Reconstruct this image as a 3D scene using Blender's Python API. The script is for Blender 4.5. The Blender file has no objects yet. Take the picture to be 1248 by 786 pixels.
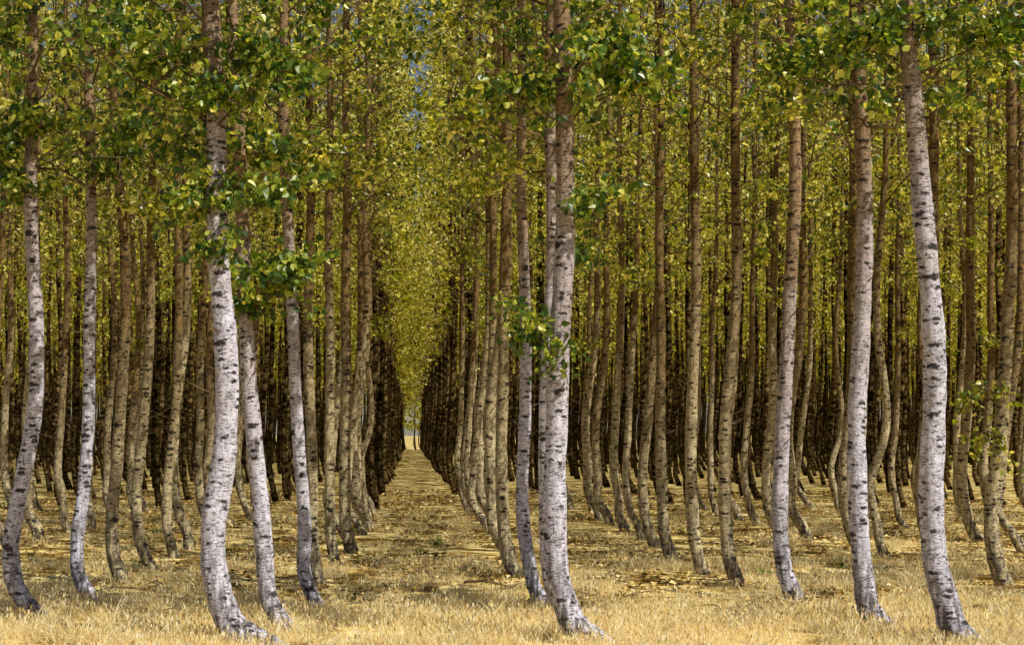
import bpy, math, numpy as np
from mathutils import Vector, noise as mnoise
scene = bpy.context.scene
RNG = np.random.default_rng(7)
root = scene.collection

# ------------------------------------------------------------------ helpers
class MB:
    def __init__(s): s.v=[]; s.f=[]; s.m=[]; s.n=0
    def add(s, v, f, mat=0):
        v=np.asarray(v,float); f=np.asarray(f)+s.n
        s.v.append(v); s.f.extend(f.tolist()); s.m.extend([mat]*len(f)); s.n+=len(v)
    def mesh(s, name, mats, smooth=()):
        me=bpy.data.meshes.new(name)
        me.from_pydata(np.concatenate(s.v).tolist(), [], s.f)
        for m in mats: me.materials.append(m)
        me.polygons.foreach_set('material_index', np.array(s.m,dtype=np.int32))
        sm=np.isin(np.array(s.m), list(smooth))
        me.polygons.foreach_set('use_smooth', sm)
        me.update(); return me

def nrm(a): return a/np.maximum(np.linalg.norm(a,axis=-1,keepdims=True),1e-9)

def tube(path, rad, sides, lump=0.0, rng=None):
    P=np.asarray(path,float); n=len(P)
    T=nrm(np.gradient(P,axis=0))
    ref=np.array([0,1.,0]) if abs(T[0][1])<0.8 else np.array([1.,0,0])
    U=nrm(np.cross(ref,T)); W=np.cross(T,U)
    a=np.linspace(0,2*np.pi,sides,endpoint=False)
    R=np.asarray(rad)[:,None]*np.ones((1,sides))
    if lump and rng is not None:
        R=R*(1+lump*(rng.random((n,sides))-.5))
    v=P[:,None,:]+R[...,None]*(np.cos(a)[None,:,None]*U[:,None,:]+np.sin(a)[None,:,None]*W[:,None,:])
    i=np.arange(n-1)[:,None]*sides; j=np.arange(sides)[None,:]; k=(j+1)%sides
    f=np.stack([i+j,i+k,i+k+sides,i+j+sides],-1).reshape(-1,4)
    return v.reshape(-1,3), f

T6=np.array([[0,0,0],[-.36,.2,.10],[-.33,.55,.09],[0,1,-.06],[.33,.55,.09],[.36,.2,.10]])
F6=np.array([[0,3,2,1],[0,5,4,3]])
T4=np.array([[0,0,0],[-.38,.38,.06],[0,1,0],[.38,.38,.06]])
F4=np.array([[0,3,2,1]])
def leaves(mb, pos, out, size, rng, mat, near):
    n=len(pos)
    d=nrm(rng.normal(size=(n,3))*.75+out*.5+np.array([0,0,-.45]))
    r=rng.normal(size=(n,3))*.8+np.array([0,0,.7])
    x=nrm(np.cross(d,r)); z=np.cross(x,d)
    T,F=(T6,F6) if near else (T4,F4)
    sz=size*rng.uniform(.6,1.25,n)
    v=pos[:,None,:]+sz[:,None,None]*(T[None,:,0:1]*x[:,None,:]+T[None,:,1:2]*d[:,None,:]+T[None,:,2:3]*z[:,None,:])
    f=(np.arange(n)[:,None,None]*len(T)+F[None]).reshape(-1,4)
    mb.add(v.reshape(-1,3), f, mat)

# ------------------------------------------------------------------ materials
def newmat(name):
    m=bpy.data.materials.new(name); m.use_nodes=True
    nt=m.node_tree; nt.nodes.clear()
    return m, nt, nt.nodes, nt.links
def ramp(N, stops, interp='LINEAR'):
    r=N.new('ShaderNodeValToRGB'); e=r.color_ramp; e.interpolation=interp
    while len(e.elements)<len(stops): e.elements.new(.5)
    for el,(p,c) in zip(e.elements,stops):
        el.position=p; el.color=(*c,1) if len(c)==3 else c
    return r
def mixc(N,L,fac,a,b,mode='MIX'):
    m=N.new('ShaderNodeMix'); m.data_type='RGBA'; m.blend_type=mode
    for s,val in ((0,fac),(6,a),(7,b)):
        if hasattr(val,'is_output'): L.new(val,m.inputs[s])
        elif s==0: m.inputs[0].default_value=val
        else: m.inputs[s].default_value=(*val,1)
    return m.outputs[2]
def mth(N,L,op,a,b=None,clamp=False):
    m=N.new('ShaderNodeMath'); m.operation=op; m.use_clamp=clamp
    for i,val in enumerate((a,b)):
        if val is None: continue
        if hasattr(val,'is_output'): L.new(val,m.inputs[i])
        else: m.inputs[i].default_value=val
    return m.outputs[0]

def leaf_mat(name, stops, trans=.45, gloss=True):
    m,nt,N,L=newmat(name)
    g=N.new('ShaderNodeNewGeometry')
    r=ramp(N,stops); L.new(g.outputs['Random Per Island'],r.inputs[0])
    if gloss:
        d=N.new('ShaderNodeBsdfPrincipled'); d.inputs['Roughness'].default_value=.36
        d.inputs['Specular IOR Level'].default_value=.7
        L.new(r.outputs[0],d.inputs['Base Color'])
    else:
        d=N.new('ShaderNodeBsdfDiffuse'); L.new(r.outputs[0],d.inputs[0])
    t=N.new('ShaderNodeBsdfTranslucent')
    tc=mixc(N,L,1.0,r.outputs[0],(1.65,1.5,.5),'MULTIPLY'); L.new(tc,t.inputs[0])
    mx=N.new('ShaderNodeMixShader'); mx.inputs[0].default_value=trans
    L.new(d.outputs[0],mx.inputs[1]); L.new(t.outputs[0],mx.inputs[2])
    o=N.new('ShaderNodeOutputMaterial'); L.new(mx.outputs[0],o.inputs[0]); return m
M_LEAF=leaf_mat('poplar_leaf',[(0,(.04,.08,.006)),(.38,(.17,.22,.015)),(.7,(.50,.51,.055)),(1,(.92,.85,.38))],.45)  # ramp runs shaded green to cream highlight, so leaf colour holds sun and shade
M_LEAFN=leaf_mat('poplar_leaf_dark',[(0,(.018,.055,.006)),(.45,(.085,.16,.011)),(.8,(.32,.39,.035)),(1,(.78,.75,.22))],.4)  # darker front foliage; its shadow greens and bright highlights are put into the colour
M_LEAFF=leaf_mat('poplar_leaf_far_sunlit',[(0,(.05,.075,.006)),(.38,(.30,.33,.028)),(.7,(.76,.70,.15)),(1,(.97,.93,.58))],.42,False)  # sunlit glow of deeper foliage put into the colour, up to cream highlights

def bark_mat(name, low, high, zmid, zw, dark=.85, mottle=.42):
    m,nt,N,L=newmat(name)
    tc=N.new('ShaderNodeTexCoord'); oi=N.new('ShaderNodeObjectInfo')
    off=N.new('ShaderNodeVectorMath'); off.operation='ADD'
    cm=N.new('ShaderNodeCombineXYZ'); L.new(mth(N,L,'MULTIPLY',oi.outputs['Random'],37.),cm.inputs[2])
    L.new(tc.outputs['Object'],off.inputs[0]); L.new(cm.outputs[0],off.inputs[1])
    def mapped(sc):
        mp=N.new('ShaderNodeMapping'); mp.inputs['Scale'].default_value=sc
        L.new(off.outputs[0],mp.inputs[0]); return mp.outputs[0]
    sep=N.new('ShaderNodeSeparateXYZ'); L.new(tc.outputs['Object'],sep.inputs[0])
    nz=N.new('ShaderNodeTexNoise'); nz.inputs['Scale'].default_value=1.3; nz.inputs['Detail'].default_value=3
    L.new(mapped((1,1,.6)),nz.inputs[0])
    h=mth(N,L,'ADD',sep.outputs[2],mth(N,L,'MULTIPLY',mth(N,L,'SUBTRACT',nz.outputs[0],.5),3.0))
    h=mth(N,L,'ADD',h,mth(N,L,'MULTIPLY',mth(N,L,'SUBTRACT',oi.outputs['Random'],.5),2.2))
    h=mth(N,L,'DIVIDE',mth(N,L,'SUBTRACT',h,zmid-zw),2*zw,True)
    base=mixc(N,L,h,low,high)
    n2=N.new('ShaderNodeTexNoise'); n2.inputs['Scale'].default_value=13; n2.inputs['Detail'].default_value=6; n2.inputs['Roughness'].default_value=.8
    L.new(mapped((1,1,.7)),n2.inputs[0])
    r2=ramp(N,[(.34,(mottle,mottle*.93,mottle*.9)),(.5,(.9,.9,.9)),(.66,(1.25,1.25,1.25))]); L.new(n2.outputs[0],r2.inputs[0])
    base=mixc(N,L,1.0,base,r2.outputs[0],'MULTIPLY')
    n3=N.new('ShaderNodeTexNoise'); n3.inputs['Scale'].default_value=18; n3.inputs['Detail'].default_value=4; n3.inputs['Roughness'].default_value=.7
    L.new(off.outputs[0],n3.inputs[0])
    def marks(sc,th0,th1,amt):
        vm=N.new('ShaderNodeVectorMath'); vm.operation='MULTIPLY_ADD'
        L.new(n3.outputs['Color'],vm.inputs[0]); vm.inputs[1].default_value=(amt,amt,amt)
        L.new(mapped(sc),vm.inputs[2])
        v=N.new('ShaderNodeTexVoronoi'); v.inputs['Scale'].default_value=1; L.new(vm.outputs[0],v.inputs['Vector'])
        s2=N.new('ShaderNodeSeparateColor'); L.new(v.outputs['Color'],s2.inputs[0])
        d=mth(N,L,'ADD',v.outputs['Distance'],mth(N,L,'MULTIPLY',s2.outputs[0],.34))
        r=ramp(N,[(th0,(1,1,1)),(th1,(0,0,0))]); L.new(d,r.inputs[0]); return r.outputs[0]
    mk1=marks((7.5,7.5,19),.35,.49,1.3)
    mk2=marks((16,16,80),.41,.56,1.8)
    mk3=marks((3.6,3.6,8.5),.25,.35,.8)
    mk=mth(N,L,'MAXIMUM',mth(N,L,'MAXIMUM',mk1,mk3),mth(N,L,'MULTIPLY',mk2,.8))
    base=mixc(N,L,mth(N,L,'MULTIPLY',mk,dark),base,(.022,.017,.016))
    rz=mth(N,L,'SUBTRACT',1.0,mth(N,L,'DIVIDE',sep.outputs[2],1.3),True)
    n4=N.new('ShaderNodeTexNoise'); n4.inputs['Scale'].default_value=22; n4.inputs['Detail'].default_value=4
    L.new(mapped((1,1,.22)),n4.inputs[0])
    r4=ramp(N,[(.42,(0,0,0)),(.58,(1,1,1))]); L.new(n4.outputs[0],r4.inputs[0])
    base=mixc(N,L,mth(N,L,'MULTIPLY',rz,r4.outputs[0]),base,(.06,.05,.055))
    p=N.new('ShaderNodeBsdfPrincipled'); p.inputs['Roughness'].default_value=.85
    p.inputs['Specular IOR Level'].default_value=.2
    L.new(base,p.inputs['Base Color'])
    b=N.new('ShaderNodeBump'); b.inputs['Strength'].default_value=1; b.inputs['Distance'].default_value=.035
    L.new(mth(N,L,'ADD',n2.outputs[0],mth(N,L,'MULTIPLY',n4.outputs[0],.6)),b.inputs['Height']); L.new(b.outputs[0],p.inputs['Normal'])
    o=N.new('ShaderNodeOutputMaterial'); L.new(p.outputs[0],o.inputs[0]); return m
M_BARK_EDGE=bark_mat('poplar_bark_pale_shade_tint',(.80,.77,.99),(.38,.255,.16),3.4,1.6,.95)  # lavender low colour: bluish trunk shade put into the pale bark
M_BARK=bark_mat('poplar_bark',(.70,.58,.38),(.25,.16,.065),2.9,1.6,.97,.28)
M_BARK_FAR,nt,N,L=newmat('poplar_bark_shaded')  # darker copy of the bark, canopy shade put into its colour
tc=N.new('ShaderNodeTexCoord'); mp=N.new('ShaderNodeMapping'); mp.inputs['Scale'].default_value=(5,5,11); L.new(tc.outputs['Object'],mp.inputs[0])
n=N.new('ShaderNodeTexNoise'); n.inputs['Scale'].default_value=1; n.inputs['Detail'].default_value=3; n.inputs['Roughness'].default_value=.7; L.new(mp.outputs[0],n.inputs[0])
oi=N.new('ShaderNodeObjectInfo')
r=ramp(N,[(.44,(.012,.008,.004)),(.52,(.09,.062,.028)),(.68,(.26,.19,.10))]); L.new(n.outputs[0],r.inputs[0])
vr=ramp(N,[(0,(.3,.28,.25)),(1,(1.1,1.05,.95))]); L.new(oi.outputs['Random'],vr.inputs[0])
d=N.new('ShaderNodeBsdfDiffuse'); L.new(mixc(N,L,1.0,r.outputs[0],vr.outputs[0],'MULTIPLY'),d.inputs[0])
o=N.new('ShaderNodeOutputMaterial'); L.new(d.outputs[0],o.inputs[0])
M_TWIG,nt,N,L=newmat('twig_bark')
p=N.new('ShaderNodeBsdfDiffuse')
n=N.new('ShaderNodeTexNoise'); n.inputs['Scale'].default_value=12; n.inputs['Detail'].default_value=1
r=ramp(N,[(.35,(.08,.055,.03)),(.7,(.24,.17,.10))]); L.new(n.outputs[0],r.inputs[0]); L.new(r.outputs[0],p.inputs[0])
o=N.new('ShaderNodeOutputMaterial'); L.new(p.outputs[0],o.inputs[0])

def island_mat(name,stops,trans=.25):
    m,nt,N,L=newmat(name)
    g=N.new('ShaderNodeNewGeometry'); r=ramp(N,stops); L.new(g.outputs['Random Per Island'],r.inputs[0])
    d=N.new('ShaderNodeBsdfDiffuse'); L.new(r.outputs[0],d.inputs[0])
    t=N.new('ShaderNodeBsdfTranslucent'); L.new(r.outputs[0],t.inputs[0])
    mx=N.new('ShaderNodeMixShader'); mx.inputs[0].default_value=trans
    L.new(d.outputs[0],mx.inputs[1]); L.new(t.outputs[0],mx.inputs[2])
    o=N.new('ShaderNodeOutputMaterial'); L.new(mx.outputs[0],o.inputs[0]); return m
M_GRASS=island_mat('dry_grass_straw',[(0,(.66,.46,.17)),(.4,(.93,.77,.42)),(.8,(.96,.87,.6)),(1,(.97,.92,.78))],.4)
M_LITTER=island_mat('fallen_leaf',[(0,(.08,.045,.012)),(.4,(.34,.20,.05)),(.8,(.78,.58,.24)),(1,(.92,.82,.5))],.1)

M_GROUND,nt,N,L=newmat('ground_straw')
tc=N.new('ShaderNodeTexCoord')
def nz(scale,detail=6,rough=.6,sc=(1,1,1)):
    mp=N.new('ShaderNodeMapping'); mp.inputs['Scale'].default_value=sc; L.new(tc.outputs['Object'],mp.inputs[0])
    n=N.new('ShaderNodeTexNoise'); n.inputs['Scale'].default_value=scale; n.inputs['Detail'].default_value=detail; n.inputs['Roughness'].default_value=rough
    L.new(mp.outputs[0],n.inputs[0]); return n.outputs[0]
a=nz(.8,6,.7); b=nz(7,8,.75); c=nz(45,4,.8)
r1=ramp(N,[(.38,(.13,.075,.02)),(.455,(.40,.25,.07)),(.51,(.90,.72,.33)),(.7,(.96,.85,.52))]); L.new(a,r1.inputs[0])
r2=ramp(N,[(.3,(.28,.22,.15)),(.47,(.95,.93,.9)),(.7,(1.03,1.03,1.03))]); L.new(b,r2.inputs[0])
r3=ramp(N,[(.35,(.58,.52,.44)),(.58,(1.03,1.03,1.03))]); L.new(c,r3.inputs[0])
col=mixc(N,L,1.0,mixc(N,L,1.0,r1.outputs[0],r2.outputs[0],'MULTIPLY'),r3.outputs[0],'MULTIPLY')
p=N.new('ShaderNodeBsdfDiffuse')
L.new(col,p.inputs[0])
bp=N.new('ShaderNodeBump'); bp.inputs['Strength'].default_value=.5; bp.inputs['Distance'].default_value=.04
L.new(mth(N,L,'ADD',b,mth(N,L,'MULTIPLY',c,.4)),bp.inputs['Height']); L.new(bp.outputs[0],p.inputs['Normal'])
o=N.new('ShaderNodeOutputMaterial'); L.new(p.outputs[0],o.inputs[0])

# ------------------------------------------------------------------ ground
def gh(x,y):
    return .05*mnoise.noise(Vector((x*.35,y*.35,0)))+.03*mnoise.noise(Vector((x*1.3,y*1.3,5)))
xs=np.concatenate([[-3000,-1200,-400,-120],np.linspace(-60,-14,40),np.linspace(-13.6,20,110),np.linspace(21,85,50),[140,400,1200,3000]])
ys=np.concatenate([[-1500,-400,-80,-20,0,6],np.linspace(10,50,150),np.linspace(51,240,150),[300,500,1000,2000,4000]])
V=[(x,y,gh(x,y) if abs(x)<100 and 0<y<260 else 0) for y in ys for x in xs]
nx=len(xs); Fc=[(j*nx+i,j*nx+i+1,(j+1)*nx+i+1,(j+1)*nx+i) for j in range(len(ys)-1) for i in range(nx-1)]
me=bpy.data.meshes.new('ground'); me.from_pydata(V,[],Fc); me.materials.append(M_GROUND)
me.polygons.foreach_set('use_smooth',[True]*len(Fc))
root.objects.link(bpy.data.objects.new('ground',me))

# ------------------------------------------------------------------ tree parts
H=17.0
def smooth_path(pts):
    pts=[(0,0)]+list(pts)
    z=np.array([p[0] for p in pts]); d=np.array([p[1] for p in pts])
    zz=np.concatenate([np.arange(-.15,8,.12),np.arange(8,H+.1,1.0)])
    m=np.gradient(d,z)
    out=np.interp(zz,z,d)
    for i in range(len(z)-1):
        s=(zz>=z[i])&(zz<=z[i+1]); h=z[i+1]-z[i]; t=(zz[s]-z[i])/h
        out[s]=(2*t**3-3*t**2+1)*d[i]+(t**3-2*t**2+t)*h*m[i]+(-2*t**3+3*t**2)*d[i+1]+(t**3-t**2)*h*m[i+1]
    s=zz<0; out[s]=m[0]*zz[s]
    return zz,out
def trunk(mb, pts, r0, rng, sides=16, mat=0, coarse=0, leany=0.0):
    lastz,lastd=pts[-1]
    slope=(pts[-1][1]-pts[-2][1])/(pts[-1][0]-pts[-2][0]); slope=max(-.03,min(.03,slope))*.4
    pts=list(pts)+[(H,lastd+slope*(H-lastz))]
    zz,dx=smooth_path(pts)
    if coarse:
        k=(np.arange(len(zz))%coarse==0)|(zz>9); zz=zz[k]; dx=dx[k]
    ph=rng.uniform(0,6.28,4)
    dx=dx+.016*np.sin(zz*1.7+ph[0])*np.clip(zz/3,0,1)
    dy=.015*np.sin(zz*1.3+ph[1])+leany*zz+ .06*np.sin(np.clip(zz,0,3)*1.05)
    rad=r0*np.maximum(1-zz/(H+4.5),.01)**1.25*np.clip((H+.2-zz)/5,.05,1)*(1+.35*np.exp(-np.maximum(zz+.1,0)/.16))
    rad=rad*(1+.035*np.sin(zz*5.1+ph[2])+.02*np.sin(zz*11+ph[3]))
    P=np.stack([dx,dy,zz],-1)
    v,f=tube(P,rad,sides,.09 if not coarse else .04,rng); mb.add(v,f,mat)
    return zz,dx,dy,rad
def stubs(mb,zz,dx,dy,rad,rng,n,mat,zr=(1.2,6)):
    for _ in range(n):
        z=rng.uniform(*zr); i=np.argmin(abs(zz-z)); a=rng.uniform(0,6.28)
        o=np.array([math.cos(a),math.sin(a),0]); p0=np.array([dx[i],dy[i],zz[i]])+o*rad[i]*.8
        l=rng.uniform(.08,.45)**1.2
        p=[p0,p0+o*l*.5+[0,0,l*.2],p0+o*l+[0,0,l*.45]+rng.normal(size=3)*.03]
        v,f=tube(p,[.008,.005,.002],5); mb.add(v,f,mat)

def crown(mb, rng, z0, nl, tw, lpt, size, near, m_tw, m_lf, low_sparse=1.0, spread=1.0, thin=.5):
    for i in range(nl):
        u=(i+.5)/nl; z=z0+(H-.5-z0)*u**1.2+rng.uniform(-.15,.15)
        t=(z-z0)/(H-z0)
        Ln=(1.9*(1-t)**.55+.25)*rng.uniform(.55,1.25)*spread
        if t<.15: Ln*=.7
        a=i*2.4+rng.uniform(-.5,.5); el=math.radians(rng.uniform(15,58)+t*12)
        o=np.array([math.cos(a),math.sin(a),0.]); s=np.linspace(0,1,6)
        P=np.array([0,0,z])+o*(Ln*np.cos(el)*s)[:,None]*1.15+np.array([0,0,1])[None]*(Ln*(np.sin(el)*s-.18*s**2*rng.uniform(.2,1.4)))[:,None]
        P[1:]+=rng.normal(size=(5,3))*.035*Ln
        if near or i%2==0:
            v,f=tube(P,np.interp(s,[0,1],[.006+.007*Ln*(1-t),.002]),5 if near else 3); mb.add(v,f,m_tw)
        dens=low_sparse if t<.12 else 1.0
        lden=rng.choice([.05,.3,1.2,2.6])*(1-thin*min(1,max(0,(t-.15)/.4)))
        pos=[];od=[]
        for k in range(tw):
            s0=rng.uniform(.3,1.0); b=np.array([np.interp(s0,s,P[:,c]) for c in range(3)])
            d=nrm(o*.6+rng.normal(size=3)*.75+[0,0,.1]); l=rng.uniform(.2,.5)*(1.1-.4*s0)
            e=b+d*l; m=(b+e)/2+rng.normal(size=3)*.03
            if near:
                v,f=tube([b,m,e+[0,0,-.04]],[.004,.003,.0012],3); mb.add(v,f,m_tw)
            if rng.random()>dens: continue
            n=rng.poisson(lpt*rng.choice([.4,1,1.7])*lden)
            if n==0: continue
            q=rng.uniform(.2,1.1,n)[:,None]; pos.append(b+(e-b)*q+rng.normal(size=(n,3))*.06); od.append(np.repeat(d[None],n,0))
        if pos: leaves(mb,np.concatenate(pos),np.concatenate(od),size,rng,m_lf,near)

def sprig_mesh(name, rng, R, n_tw, lpt, size=.085, droop=.2, leafmat=None):
    mb=MB()
    for k in range(n_tw):
        a=rng.uniform(0,6.28); d=nrm(np.array([math.cos(a),math.sin(a)*.9,rng.uniform(-.5,.9)]))
        l=R*rng.uniform(.5,1.1); s=np.linspace(0,1,6)[:,None]
        P=d*l*s+np.array([0,0,-1])*droop*l*s**2+np.cumsum(rng.normal(size=(6,3))*.012,0)
        v,f=tube(P,np.linspace(.007,.0015,6),4); mb.add(v,f,0)
        n=lpt; q=rng.uniform(.25,1.05,n)
        pos=np.stack([np.interp(q,s[:,0],P[:,c]) for c in range(3)],-1)+rng.normal(size=(n,3))*.05
        leaves(mb,pos,np.repeat(d[None],n,0),size,rng,1,True)
    return mb.mesh(name,[M_TWIG,leafmat or M_LEAFN])

crowns_near=[]
for k in range(6):
    rng=np.random.default_rng(100+k); mb=MB()
    crown(mb,rng,5.2+.35*(k%3),54,8,6.0,.092,True,0,1,low_sparse=.7,spread=.90,thin=.7)
    crowns_near.append(mb.mesh('poplar_crown',[M_TWIG,M_LEAF]))
crowns_edge=[]
for k in range(4):
    rng=np.random.default_rng(200+k); mb=MB()
    crown(mb,rng,4.8,62,9,7,.09,True,0,1,low_sparse=.8,spread=.96,thin=.75)
    crowns_edge.append(mb.mesh('poplar_edge_crown',[M_TWIG,M_LEAFN]))
GEN=[(.25,-.11),(.55,-.23),(1.1,-.30),(2.1,-.23),(3.6,-.13),(7,-.12)]
def gen_pts(rng):
    k=rng.uniform(.35,1.35); w=rng.normal(size=6)*.045
    return [(z*rng.uniform(.92,1.08),d*k+w[i]) for i,(z,d) in enumerate(GEN)]
trunk_gen=[]
for k in range(14):
    rng=np.random.default_rng(300+k); mb=MB()
    info=trunk(mb,gen_pts(rng),rng.uniform(.075,.11),rng,14,0)
    stubs(mb,*info,rng,9,1)
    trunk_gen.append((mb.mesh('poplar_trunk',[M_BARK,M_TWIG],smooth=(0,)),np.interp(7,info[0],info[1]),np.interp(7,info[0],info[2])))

def mk_tree(x,y,tmesh,cx,cy,cmesh,rz=0,scale=1.0,crot=0,extras=()):
    e=bpy.data.objects.new('poplar_tree',None); e.empty_display_size=.3
    e.location=(x,y,gh(x,y)); e.rotation_euler=(0,0,rz); e.scale=(scale,)*3; root.objects.link(e)
    t=bpy.data.objects.new('trunk',tmesh); t.parent=e; root.objects.link(t)
    c=bpy.data.objects.new('crown',cmesh); c.parent=e; c.location=(cx,cy,0); c.rotation_euler=(0,0,crot); root.objects.link(c)
    for (mesh,loc,s,rot) in extras:
        o=bpy.data.objects.new('leafy_sprig',mesh); o.parent=e; o.location=loc; o.scale=(s,)*3; o.rotation_euler=(0,0,rot); root.objects.link(o)
    return e

rs=np.random.default_rng(55)
SP_BIG=sprig_mesh('big_sprig',rs,.62,18,24,.09)
SP_MID=sprig_mesh('mid_sprig',rs,.42,12,16,.085)
SP_SMALL=sprig_mesh('small_sprig',rs,.26,7,10,.06)
SP_HANG=sprig_mesh('hanging_sprig',rs,.6,9,18,.08,droop=.9,leafmat=M_LEAF)
SP_LIGHT=sprig_mesh('light_sprig',rs,.6,12,18,.085,leafmat=M_LEAF)

TREES=[
 (-4.13,16.9,.112,[(.3,-.13),(.58,-.2),(1.38,-.11),(2.27,.04),(3.16,.07),(4.2,.04),(5.8,.02)],1,[(4.6,.0,-.1,'B'),(5.3,.2,-.2,'B'),(5.0,-.5,-.2,'B')]),
 (-4.0,19.0,.10,[(.3,-.05),(.6,-.07),(1.3,0),(2.3,.08),(3.8,.10),(5.8,.10)],1,[(5.2,.2,-.1,'M'),(5.6,.5,-.3,'B')]),
 (-3.94,21.1,.105,[(.35,-.08),(.67,-.11),(1.67,-.03),(2.9,.06),(4.5,.06),(6.4,-.05)],0,[(5.1,.4,-.2,'L')]),
 (-3.9,23.2,.10,[(.4,-.12),(.8,-.18),(1.9,-.1),(3.6,.02),(6,.06)],0,[(5.3,.3,-.3,'L')]),
 (-3.87,25.3,.10,[(.4,-.07),(1.07,-.09),(2.4,.07),(5,.1),(7,.1)],0,[]),
 (-1.57,14.9,.152,[(.16,-.12),(.33,-.2),(.67,-.3),(1.14,-.32),(1.76,-.23),(3.0,-.19),(3.57,-.24),(5,-.3),(6.2,-.34)],1,[(4.15,-.15,-.15,'B'),(4.35,.05,-.1,'M'),(3.75,.05,-.2,'M'),(5.1,.0,-.2,'B'),(5.6,-.5,-.1,'B'),(5.5,.6,-.2,'B'),(4.8,-.5,.1,'M')]),
 (-1.39,16.0,.112,[(.3,-.06),(.65,-.1),(1.4,-.15),(2.4,-.25),(3.3,-.32),(5.2,-.36),(6,-.42)],1,[(3.55,.32,-.2,'B'),(3.7,.6,-.2,'M'),(3.35,.1,-.2,'M'),(4.9,.2,0,'B'),(4.5,.5,-.1,'M')]),
 (-1.14,17.7,.094,[(.4,-.06),(.9,-.06),(1.9,-.12),(3.2,-.2),(4.6,-.26),(5.6,-.28)],1,[(5.2,.5,-.1,'L')]),
 (-1.25,20.6,.092,[(.5,-.03),(1.25,-.05),(2.9,-.08),(5.6,-.08)],0,[(5.4,.5,-.1,'L')]),
 (-1.23,24.5,.10,[(.4,-.02),(1,-.03),(2.4,-.04),(6,-.04)],0,[]),
 (-1.04,26.6,.125,[(.4,-.05),(1,-.07),(4,-.05),(7.7,-.05)],0,[]),
 (1.65,14.9,.138,[(.15,-.08),(.3,-.14),(.55,-.22),(1.14,-.27),(2.2,-.24),(3.8,-.17),(5,-.19),(6.2,-.2)],1,[(2.95,-.28,-.2,'M'),(2.75,-.05,-.2,'S'),(3.15,-.5,-.15,'S'),(2.6,-.15,-.2,'S'),(4.2,.3,-.1,'M'),(5.6,.3,-.1,'B'),(5.2,-.5,-.1,'B'),(5.0,-1.1,.0,'L'),(5.3,.8,-.1,'B')]),
 (1.66,17.0,.10,[(.3,-.1),(.6,-.15),(1.5,-.17),(4,-.13),(6,-.12)],1,[(4.0,.25,.1,'M'),(5.0,-.6,.1,'L')]),
 (1.55,19.0,.10,[(.2,-.05),(.35,-.08),(.8,-.15),(2.3,-.15),(4.3,-.17),(6.3,-.2)],0,[(5.2,-.5,-.1,'L')]),
 (1.45,22.1,.11,[(.25,-.06),(.5,-.1),(1.2,-.15),(3.5,-.12),(6.4,-.08)],0,[(5.5,-.5,-.1,'L')]),
 (5.22,14.9,.146,[(.15,-.03),(.3,-.06),(.67,-.16),(1.45,-.22),(2.4,-.21),(3.8,-.28),(5,-.39),(5.7,-.47)],1,[(5.7,-.5,-.1,'B'),(5.9,.3,-.1,'M'),(5.7,.8,-.1,'B')]),
 (4.79,16.2,.125,[(.2,-.04),(.35,-.06),(.73,-.1),(1.75,-.13),(3.1,-.085),(4.4,-.085),(6,-.13)],1,[(5.9,-.3,-.1,'B'),(5.7,-.7,-.1,'B')]),
 (4.65,19.0,.12,[(.35,-.08),(.7,-.12),(1.9,-.12),(3.3,-.03),(4.8,.03),(6.4,0)],0,[(5.9,-.3,-.2,'L')]),
 (4.29,20.6,.105,[(.35,-.07),(.7,-.1),(2.1,-.1),(3.9,0),(6,.02),(7,0)],0,[(5.2,.5,-.2,'L')]),
 (4.2,22.6,.11,[(.4,-.06),(.94,-.1),(2.6,-.1),(5.3,-.06),(7.3,-.1)],0,[]),
 (4.14,25.0,.11,[(.4,-.06),(1.1,-.09),(3,-.13),(7,-.13)],0,[(4.6,-.5,-.2,'L')]),
 (4.3,27.6,.11,[(.4,-.1),(1,-.18),(2.5,-.07),(4.7,.1),(7.7,.07)],0,[]),
 (7.8,20.6,.12,[(.3,-.05),(.7,-.11),(1.9,.02),(4.5,.13),(7.2,.16)],0,[(2.6,-.3,-.1,'H'),(2.0,-.35,-.15,'H')]),
]
KIND={'B':SP_BIG,'M':SP_MID,'S':SP_SMALL,'H':SP_HANG,'L':SP_LIGHT}
for i,(x,y,r,pts,edge,sp) in enumerate(TREES):
    rng=np.random.default_rng(500+i); mb=MB()
    k=.11 if edge else .05
    x+=k; pts=[(z,d-k) for z,d in pts]
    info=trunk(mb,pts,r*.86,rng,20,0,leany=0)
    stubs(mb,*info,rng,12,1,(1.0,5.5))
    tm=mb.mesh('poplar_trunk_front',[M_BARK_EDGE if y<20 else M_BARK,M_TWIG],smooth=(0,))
    ex=[]
    for (z,dx,dy,kd) in sp:
        ex.append((KIND[kd],(np.interp(z,info[0],info[1])+dx*.9,dy,z),rng.uniform(.85,1.1),rng.uniform(0,6.28)))
        if abs(dx)>.25:
            bx=np.interp(z-.3,info[0],info[1]); m2=MB()
            v,f=tube([(bx,0,z-.3),(bx+dx*.5,dy*.5,z-.1),(bx+dx*.9,dy,z)],[.011,.008,.005],5); m2.add(v,f,0)
            ex.append((m2.mesh('sprig_stem',[M_TWIG]),(0,0,0),1,0))
    cm=(crowns_edge if edge else crowns_near)[i%4]
    mk_tree(x,y,tm,float(np.interp(7,info[0],info[1])),0,cm,0,1.0,rng.uniform(0,6.28),ex)

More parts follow.
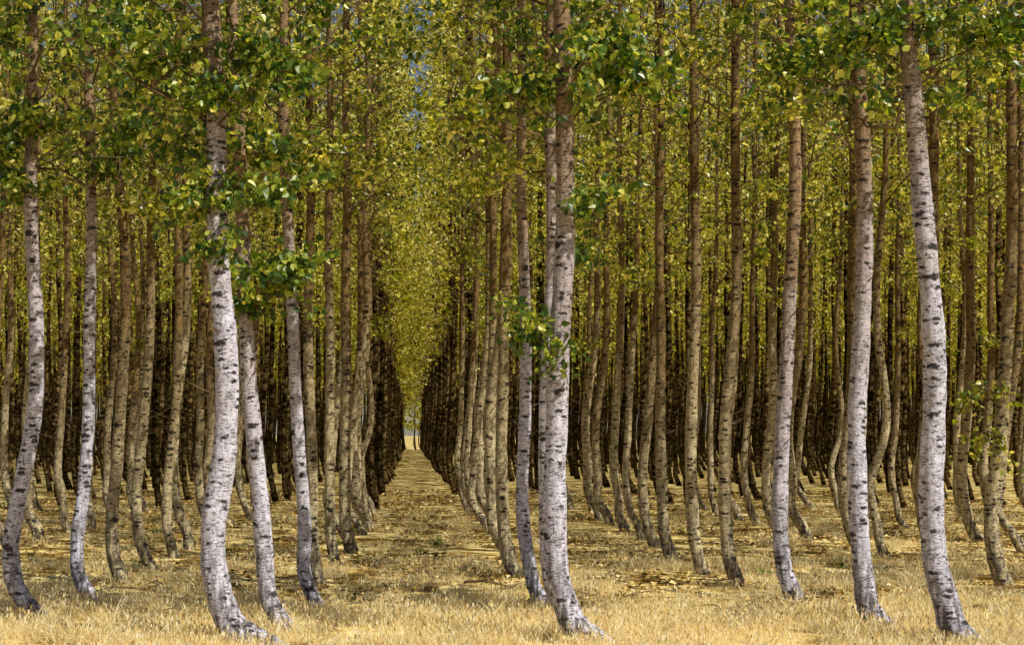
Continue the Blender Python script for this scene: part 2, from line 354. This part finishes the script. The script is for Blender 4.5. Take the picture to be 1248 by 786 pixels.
ROWS={-4.0:27.4,-1.12:28.6,1.52:24.4,4.3:29.8,7.55:22.9}
xr=-4.0-2.9
while xr>-62: ROWS[round(xr,2)]=16.0+RNG.uniform(0,2); xr-=2.88
xr=10.5
while xr<92: ROWS[round(xr,2)]=15.0+RNG.uniform(0,2); xr+=2.95
far=[]; vfar=[]
for X,y0 in ROWS.items():
    y=y0
    yend=205
    while y<yend:
        jx=RNG.normal()*.09; jy=RNG.normal()*.2
        lim_l=-.263*y-3.5; lim_r=.394*y+7
        if lim_l<X<lim_r and RNG.random()>.025:
            if y<42:
                tm,cx,cy=trunk_gen[RNG.integers(len(trunk_gen))]
                ex=[]
                if RNG.random()<.35:
                    a=RNG.uniform(0,6.28); ex=[(SP_LIGHT,(cx+.25*math.cos(a),cy+.25*math.sin(a),RNG.uniform(3.9,5.6)),RNG.uniform(.6,1.1),a)]
                mk_tree(X+jx+.12,y+jy,tm,float(cx),float(cy),crowns_near[RNG.integers(6)],RNG.uniform(-.45,.45),RNG.uniform(.94,1.1),RNG.uniform(0,6.28),ex)
            elif y<85: far.append((X+jx+.12,y+jy))
            else: vfar.append((X+jx+.12,y+jy))
        y+=2.3
print('near trees',len([o for o in bpy.data.objects if o.type=='EMPTY']),'far',len(far),len(vfar))

# ------------------------------------------------------------------ instancing helper
def scatter(name, pts, rots, scales, meshes):
    col=bpy.data.collections.new(name+'_parts')
    for i,m in enumerate(meshes): col.objects.link(bpy.data.objects.new(name+'_part',m))
    me=bpy.data.meshes.new(name); me.from_pydata([tuple(p) for p in pts],[],[])
    n=len(pts)
    a=me.attributes.new('rot','FLOAT_VECTOR','POINT'); a.data.foreach_set('vector',np.asarray(rots,dtype=np.float32).ravel())
    a=me.attributes.new('scl','FLOAT','POINT'); a.data.foreach_set('value',np.asarray(scales,dtype=np.float32))
    a=me.attributes.new('idx','INT','POINT'); a.data.foreach_set('value',RNG.integers(0,len(meshes),n).astype(np.int32))
    ob=bpy.data.objects.new(name,me); root.objects.link(ob)
    ng=bpy.data.node_groups.new(name,'GeometryNodeTree')
    ng.interface.new_socket('Geometry',in_out='INPUT',socket_type='NodeSocketGeometry')
    ng.interface.new_socket('Geometry',in_out='OUTPUT',socket_type='NodeSocketGeometry')
    N=ng.nodes; L=ng.links
    gi=N.new('NodeGroupInput'); go=N.new('NodeGroupOutput')
    ci=N.new('GeometryNodeCollectionInfo'); ci.inputs['Collection'].default_value=col
    ci.inputs['Separate Children'].default_value=True; ci.inputs['Reset Children'].default_value=True
    ip=N.new('GeometryNodeInstanceOnPoints'); ip.inputs['Pick Instance'].default_value=True
    def att(nm,t):
        q=N.new('GeometryNodeInputNamedAttribute'); q.data_type=t; q.inputs['Name'].default_value=nm
        return [s for s in q.outputs if s.enabled and s.name=='Attribute'][0]
    L.new(gi.outputs[0],ip.inputs['Points']); L.new(ci.outputs[0],ip.inputs['Instance'])
    L.new(att('idx','INT'),ip.inputs['Instance Index']); L.new(att('rot','FLOAT_VECTOR'),ip.inputs['Rotation'])
    L.new(att('scl','FLOAT'),ip.inputs['Scale']); L.new(ip.outputs[0],go.inputs[0])
    md=ob.modifiers.new('scatter','NODES'); md.node_group=ng
    return ob

def far_set(seed,n,sides,coarse,z0,nl,tw,lpt,size,spread=1.0,h=17.0,thin=.4):
    global H
    H=h
    out=[]
    for k in range(n):
        rng=np.random.default_rng(seed+k); mb=MB()
        info=trunk(mb,gen_pts(rng),rng.uniform(.075,.108),rng,sides,0,coarse=coarse)
        crown(mb,rng,z0,nl,tw,lpt,size,False,1,2,low_sparse=.6,spread=spread,thin=thin)
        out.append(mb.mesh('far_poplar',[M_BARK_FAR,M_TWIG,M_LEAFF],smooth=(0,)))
    return out
endt=[(-.9,207),(-1.6,211),(.72,208),(1.5,212),(-2.4,209),(2.4,210),(-.75,215),(.7,216)]
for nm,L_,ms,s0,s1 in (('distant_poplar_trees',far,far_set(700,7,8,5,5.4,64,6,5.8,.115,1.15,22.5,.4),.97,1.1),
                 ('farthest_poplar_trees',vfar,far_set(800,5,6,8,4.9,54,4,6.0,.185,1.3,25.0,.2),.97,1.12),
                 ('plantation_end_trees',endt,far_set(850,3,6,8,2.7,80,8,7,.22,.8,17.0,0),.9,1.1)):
    n=len(L_)
    scatter(nm,[(x,y,0) for x,y in L_],np.stack([np.zeros(n),np.zeros(n),RNG.uniform(-.5,.5,n)],-1),RNG.uniform(s0,s1,n),ms)

# ------------------------------------------------------------------ grass
tufts=[]
for k in range(6):
    rng=np.random.default_rng(900+k); mb=MB(); nb=46
    for b in range(nb):
        rr=.17*math.sqrt(rng.random()); a=rng.uniform(0,6.28); p=np.array([rr*math.cos(a),rr*math.sin(a),-.02])
        h=rng.uniform(.04,.19); a2=rng.uniform(0,6.28); ln=np.array([math.cos(a2),math.sin(a2),0])*rng.uniform(.1,1.0)*h*1.5
        w=rng.uniform(.0025,.005); a3=rng.uniform(0,3.14); s=np.array([math.cos(a3),math.sin(a3),0])*w
        m=p+ln*.35+[0,0,h*.6]; t=p+ln+[0,0,h]
        mb.add([p-s,p+s,m+s*.8,m-s*.8,t+s*.25,t-s*.25],[[0,1,2,3],[3,2,4,5]],0)
        if rng.random()<.22:
            mb.add([t-s*2.2,t+s*2.2,t+s*1.2+[0,0,.03],t-s*1.2+[0,0,.03]],[[0,1,2,3]],0)
    tufts.append(mb.mesh('grass_tuft',[M_GRASS]))
pts=[]
def cover(x0,x1,y0,y1,d,thr):
    n=int((x1-x0)*(y1-y0)*d)
    for x,y in zip(RNG.uniform(x0,x1,n),RNG.uniform(y0,y1,n)):
        q=mnoise.noise(Vector((x*.7,y*.7,9)))+RNG.uniform(-.22,.22)
        if q>thr: pts.append((x,y,gh(x,y)))
cover(-6,9,12.5,18.5,32,-.25); cover(-7,12,18.5,24,14,.0); cover(-10,17,24,42,4,.1)
n=len(pts); print('tufts',n)
scatter('dry_grass',pts,np.stack([RNG.normal(size=n)*.1,RNG.normal(size=n)*.1,RNG.uniform(0,6.28,n)],-1),RNG.uniform(.45,1.35,n),tufts)
pw=[]
for _ in range(26):
    x=RNG.uniform(-7,12); y=RNG.uniform(16.5,34)
    for q in range(RNG.integers(1,4)):
        pw.append((x+RNG.normal()*.15,y+RNG.normal()*.15,gh(x,y)+.03))
n=len(pw)
scatter('green_weeds',pw,np.stack([np.zeros(n),np.zeros(n),RNG.uniform(0,6.28,n)],-1),RNG.uniform(.3,.75,n),[SP_SMALL,sprig_mesh('weed',rs,.3,9,9,.05,leafmat=M_LEAF)])
lit=[]
for k in range(4):
    rng=np.random.default_rng(950+k); mb=MB(); m=40
    pos=np.stack([rng.uniform(-.5,.5,m),rng.uniform(-.5,.5,m),rng.uniform(.01,.05,m)],-1)
    d=rng.normal(size=(m,3)); d[:,2]*=.25; d=nrm(d); r=rng.normal(size=(m,3))*.35+[0,0,1]
    x=nrm(np.cross(d,r)); z=np.cross(x,d); sz=rng.uniform(.05,.1,m)
    v=pos[:,None,:]+sz[:,None,None]*(T4[None,:,0:1]*x[:,None]+T4[None,:,1:2]*d[:,None]+T4[None,:,2:3]*z[:,None]*3)
    mb.add(v.reshape(-1,3),(np.arange(m)[:,None,None]*4+F4[None]).reshape(-1,4),0)
    for b in range(3):
        p=np.array([rng.uniform(-.5,.5),rng.uniform(-.5,.5),.03]); a=rng.uniform(0,6.28); l=rng.uniform(.2,.6)
        q=p+np.array([math.cos(a)*l,math.sin(a)*l,.03]); v,f=tube([p,(p+q)/2+rng.normal(size=3)*.02,q],[.006,.005,.002],4); mb.add(v,f,1)
    lit.append(mb.mesh('litter_patch',[M_LITTER,M_TWIG]))
pl=[]
for x,y in zip(RNG.uniform(-12,18,1200),RNG.uniform(17,55,1200)): pl.append((x,y,gh(x,y)))
n=len(pl)
scatter('leaf_litter',pl,np.stack([np.zeros(n),np.zeros(n),RNG.uniform(0,6.28,n)],-1),RNG.uniform(.8,1.3,n),lit)
for (x,y,a,l) in [(-.55,24,.5,1.3),(.7,20.5,-.3,.9),(3.0,18.5,.2,1.4),(6.2,17.5,-.5,1.2),(-2.7,20,.7,1.1),(.2,33,1.0,1.2),(3.2,26,.1,1.5)]:
    mb=MB(); d=np.array([math.cos(a),math.sin(a),0])
    P=np.array([d*l*t+np.array([0,0,.05+.03*math.sin(7*t)])+RNG.normal(size=3)*.02 for t in np.linspace(0,1,8)])
    v,f=tube(P,np.linspace(.02,.004,8),6); mb.add(v,f,0)
    for k in (2,3,5):
        e=P[k]+np.array([math.cos(a+.8*(-1)**k),math.sin(a+.8*(-1)**k),.25])*.35
        v,f=tube([P[k],(P[k]+e)/2+[0,0,.02],e],[.008,.005,.002],4); mb.add(v,f,0)
    o=bpy.data.objects.new('fallen_branch',mb.mesh('fallen_branch',[M_TWIG],smooth=(0,))); o.location=(x,y,gh(x,y)); root.objects.link(o)

# ------------------------------------------------------------------ light, sky, camera
w=bpy.data.worlds.new('World'); scene.world=w; w.use_nodes=True
N=w.node_tree.nodes; L=w.node_tree.links
bg=N['Background']; sk=N.new('ShaderNodeTexSky'); sk.sky_type='NISHITA'; sk.sun_disc=False
EL,AZ=50,50
sk.sun_elevation=math.radians(EL); sk.sun_rotation=math.radians(180-AZ); sk.dust_density=.6
L.new(sk.outputs[0],bg.inputs[0]); bg.inputs[1].default_value=.06
sd=bpy.data.lights.new('sun','SUN'); sd.energy=5; sd.angle=math.radians(.4); sd.color=(1,.95,.75)
so=bpy.data.objects.new('sun',sd); so.rotation_euler=(math.radians(90-EL),0,math.radians(AZ)); so.location=(10,-10,30); root.objects.link(so)
cd=bpy.data.cameras.new('camera'); co=bpy.data.objects.new('camera',cd); root.objects.link(co)
co.location=(0,0,2.0); co.rotation_euler=(math.radians(90),0,0)
cd.sensor_width=36; cd.lens=36*1900/1248; cd.shift_x=124/1248; cd.shift_y=137/1248; cd.clip_end=6000
scene.camera=co
scene.view_settings.view_transform='Standard'; scene.view_settings.look='None'; scene.view_settings.exposure=0
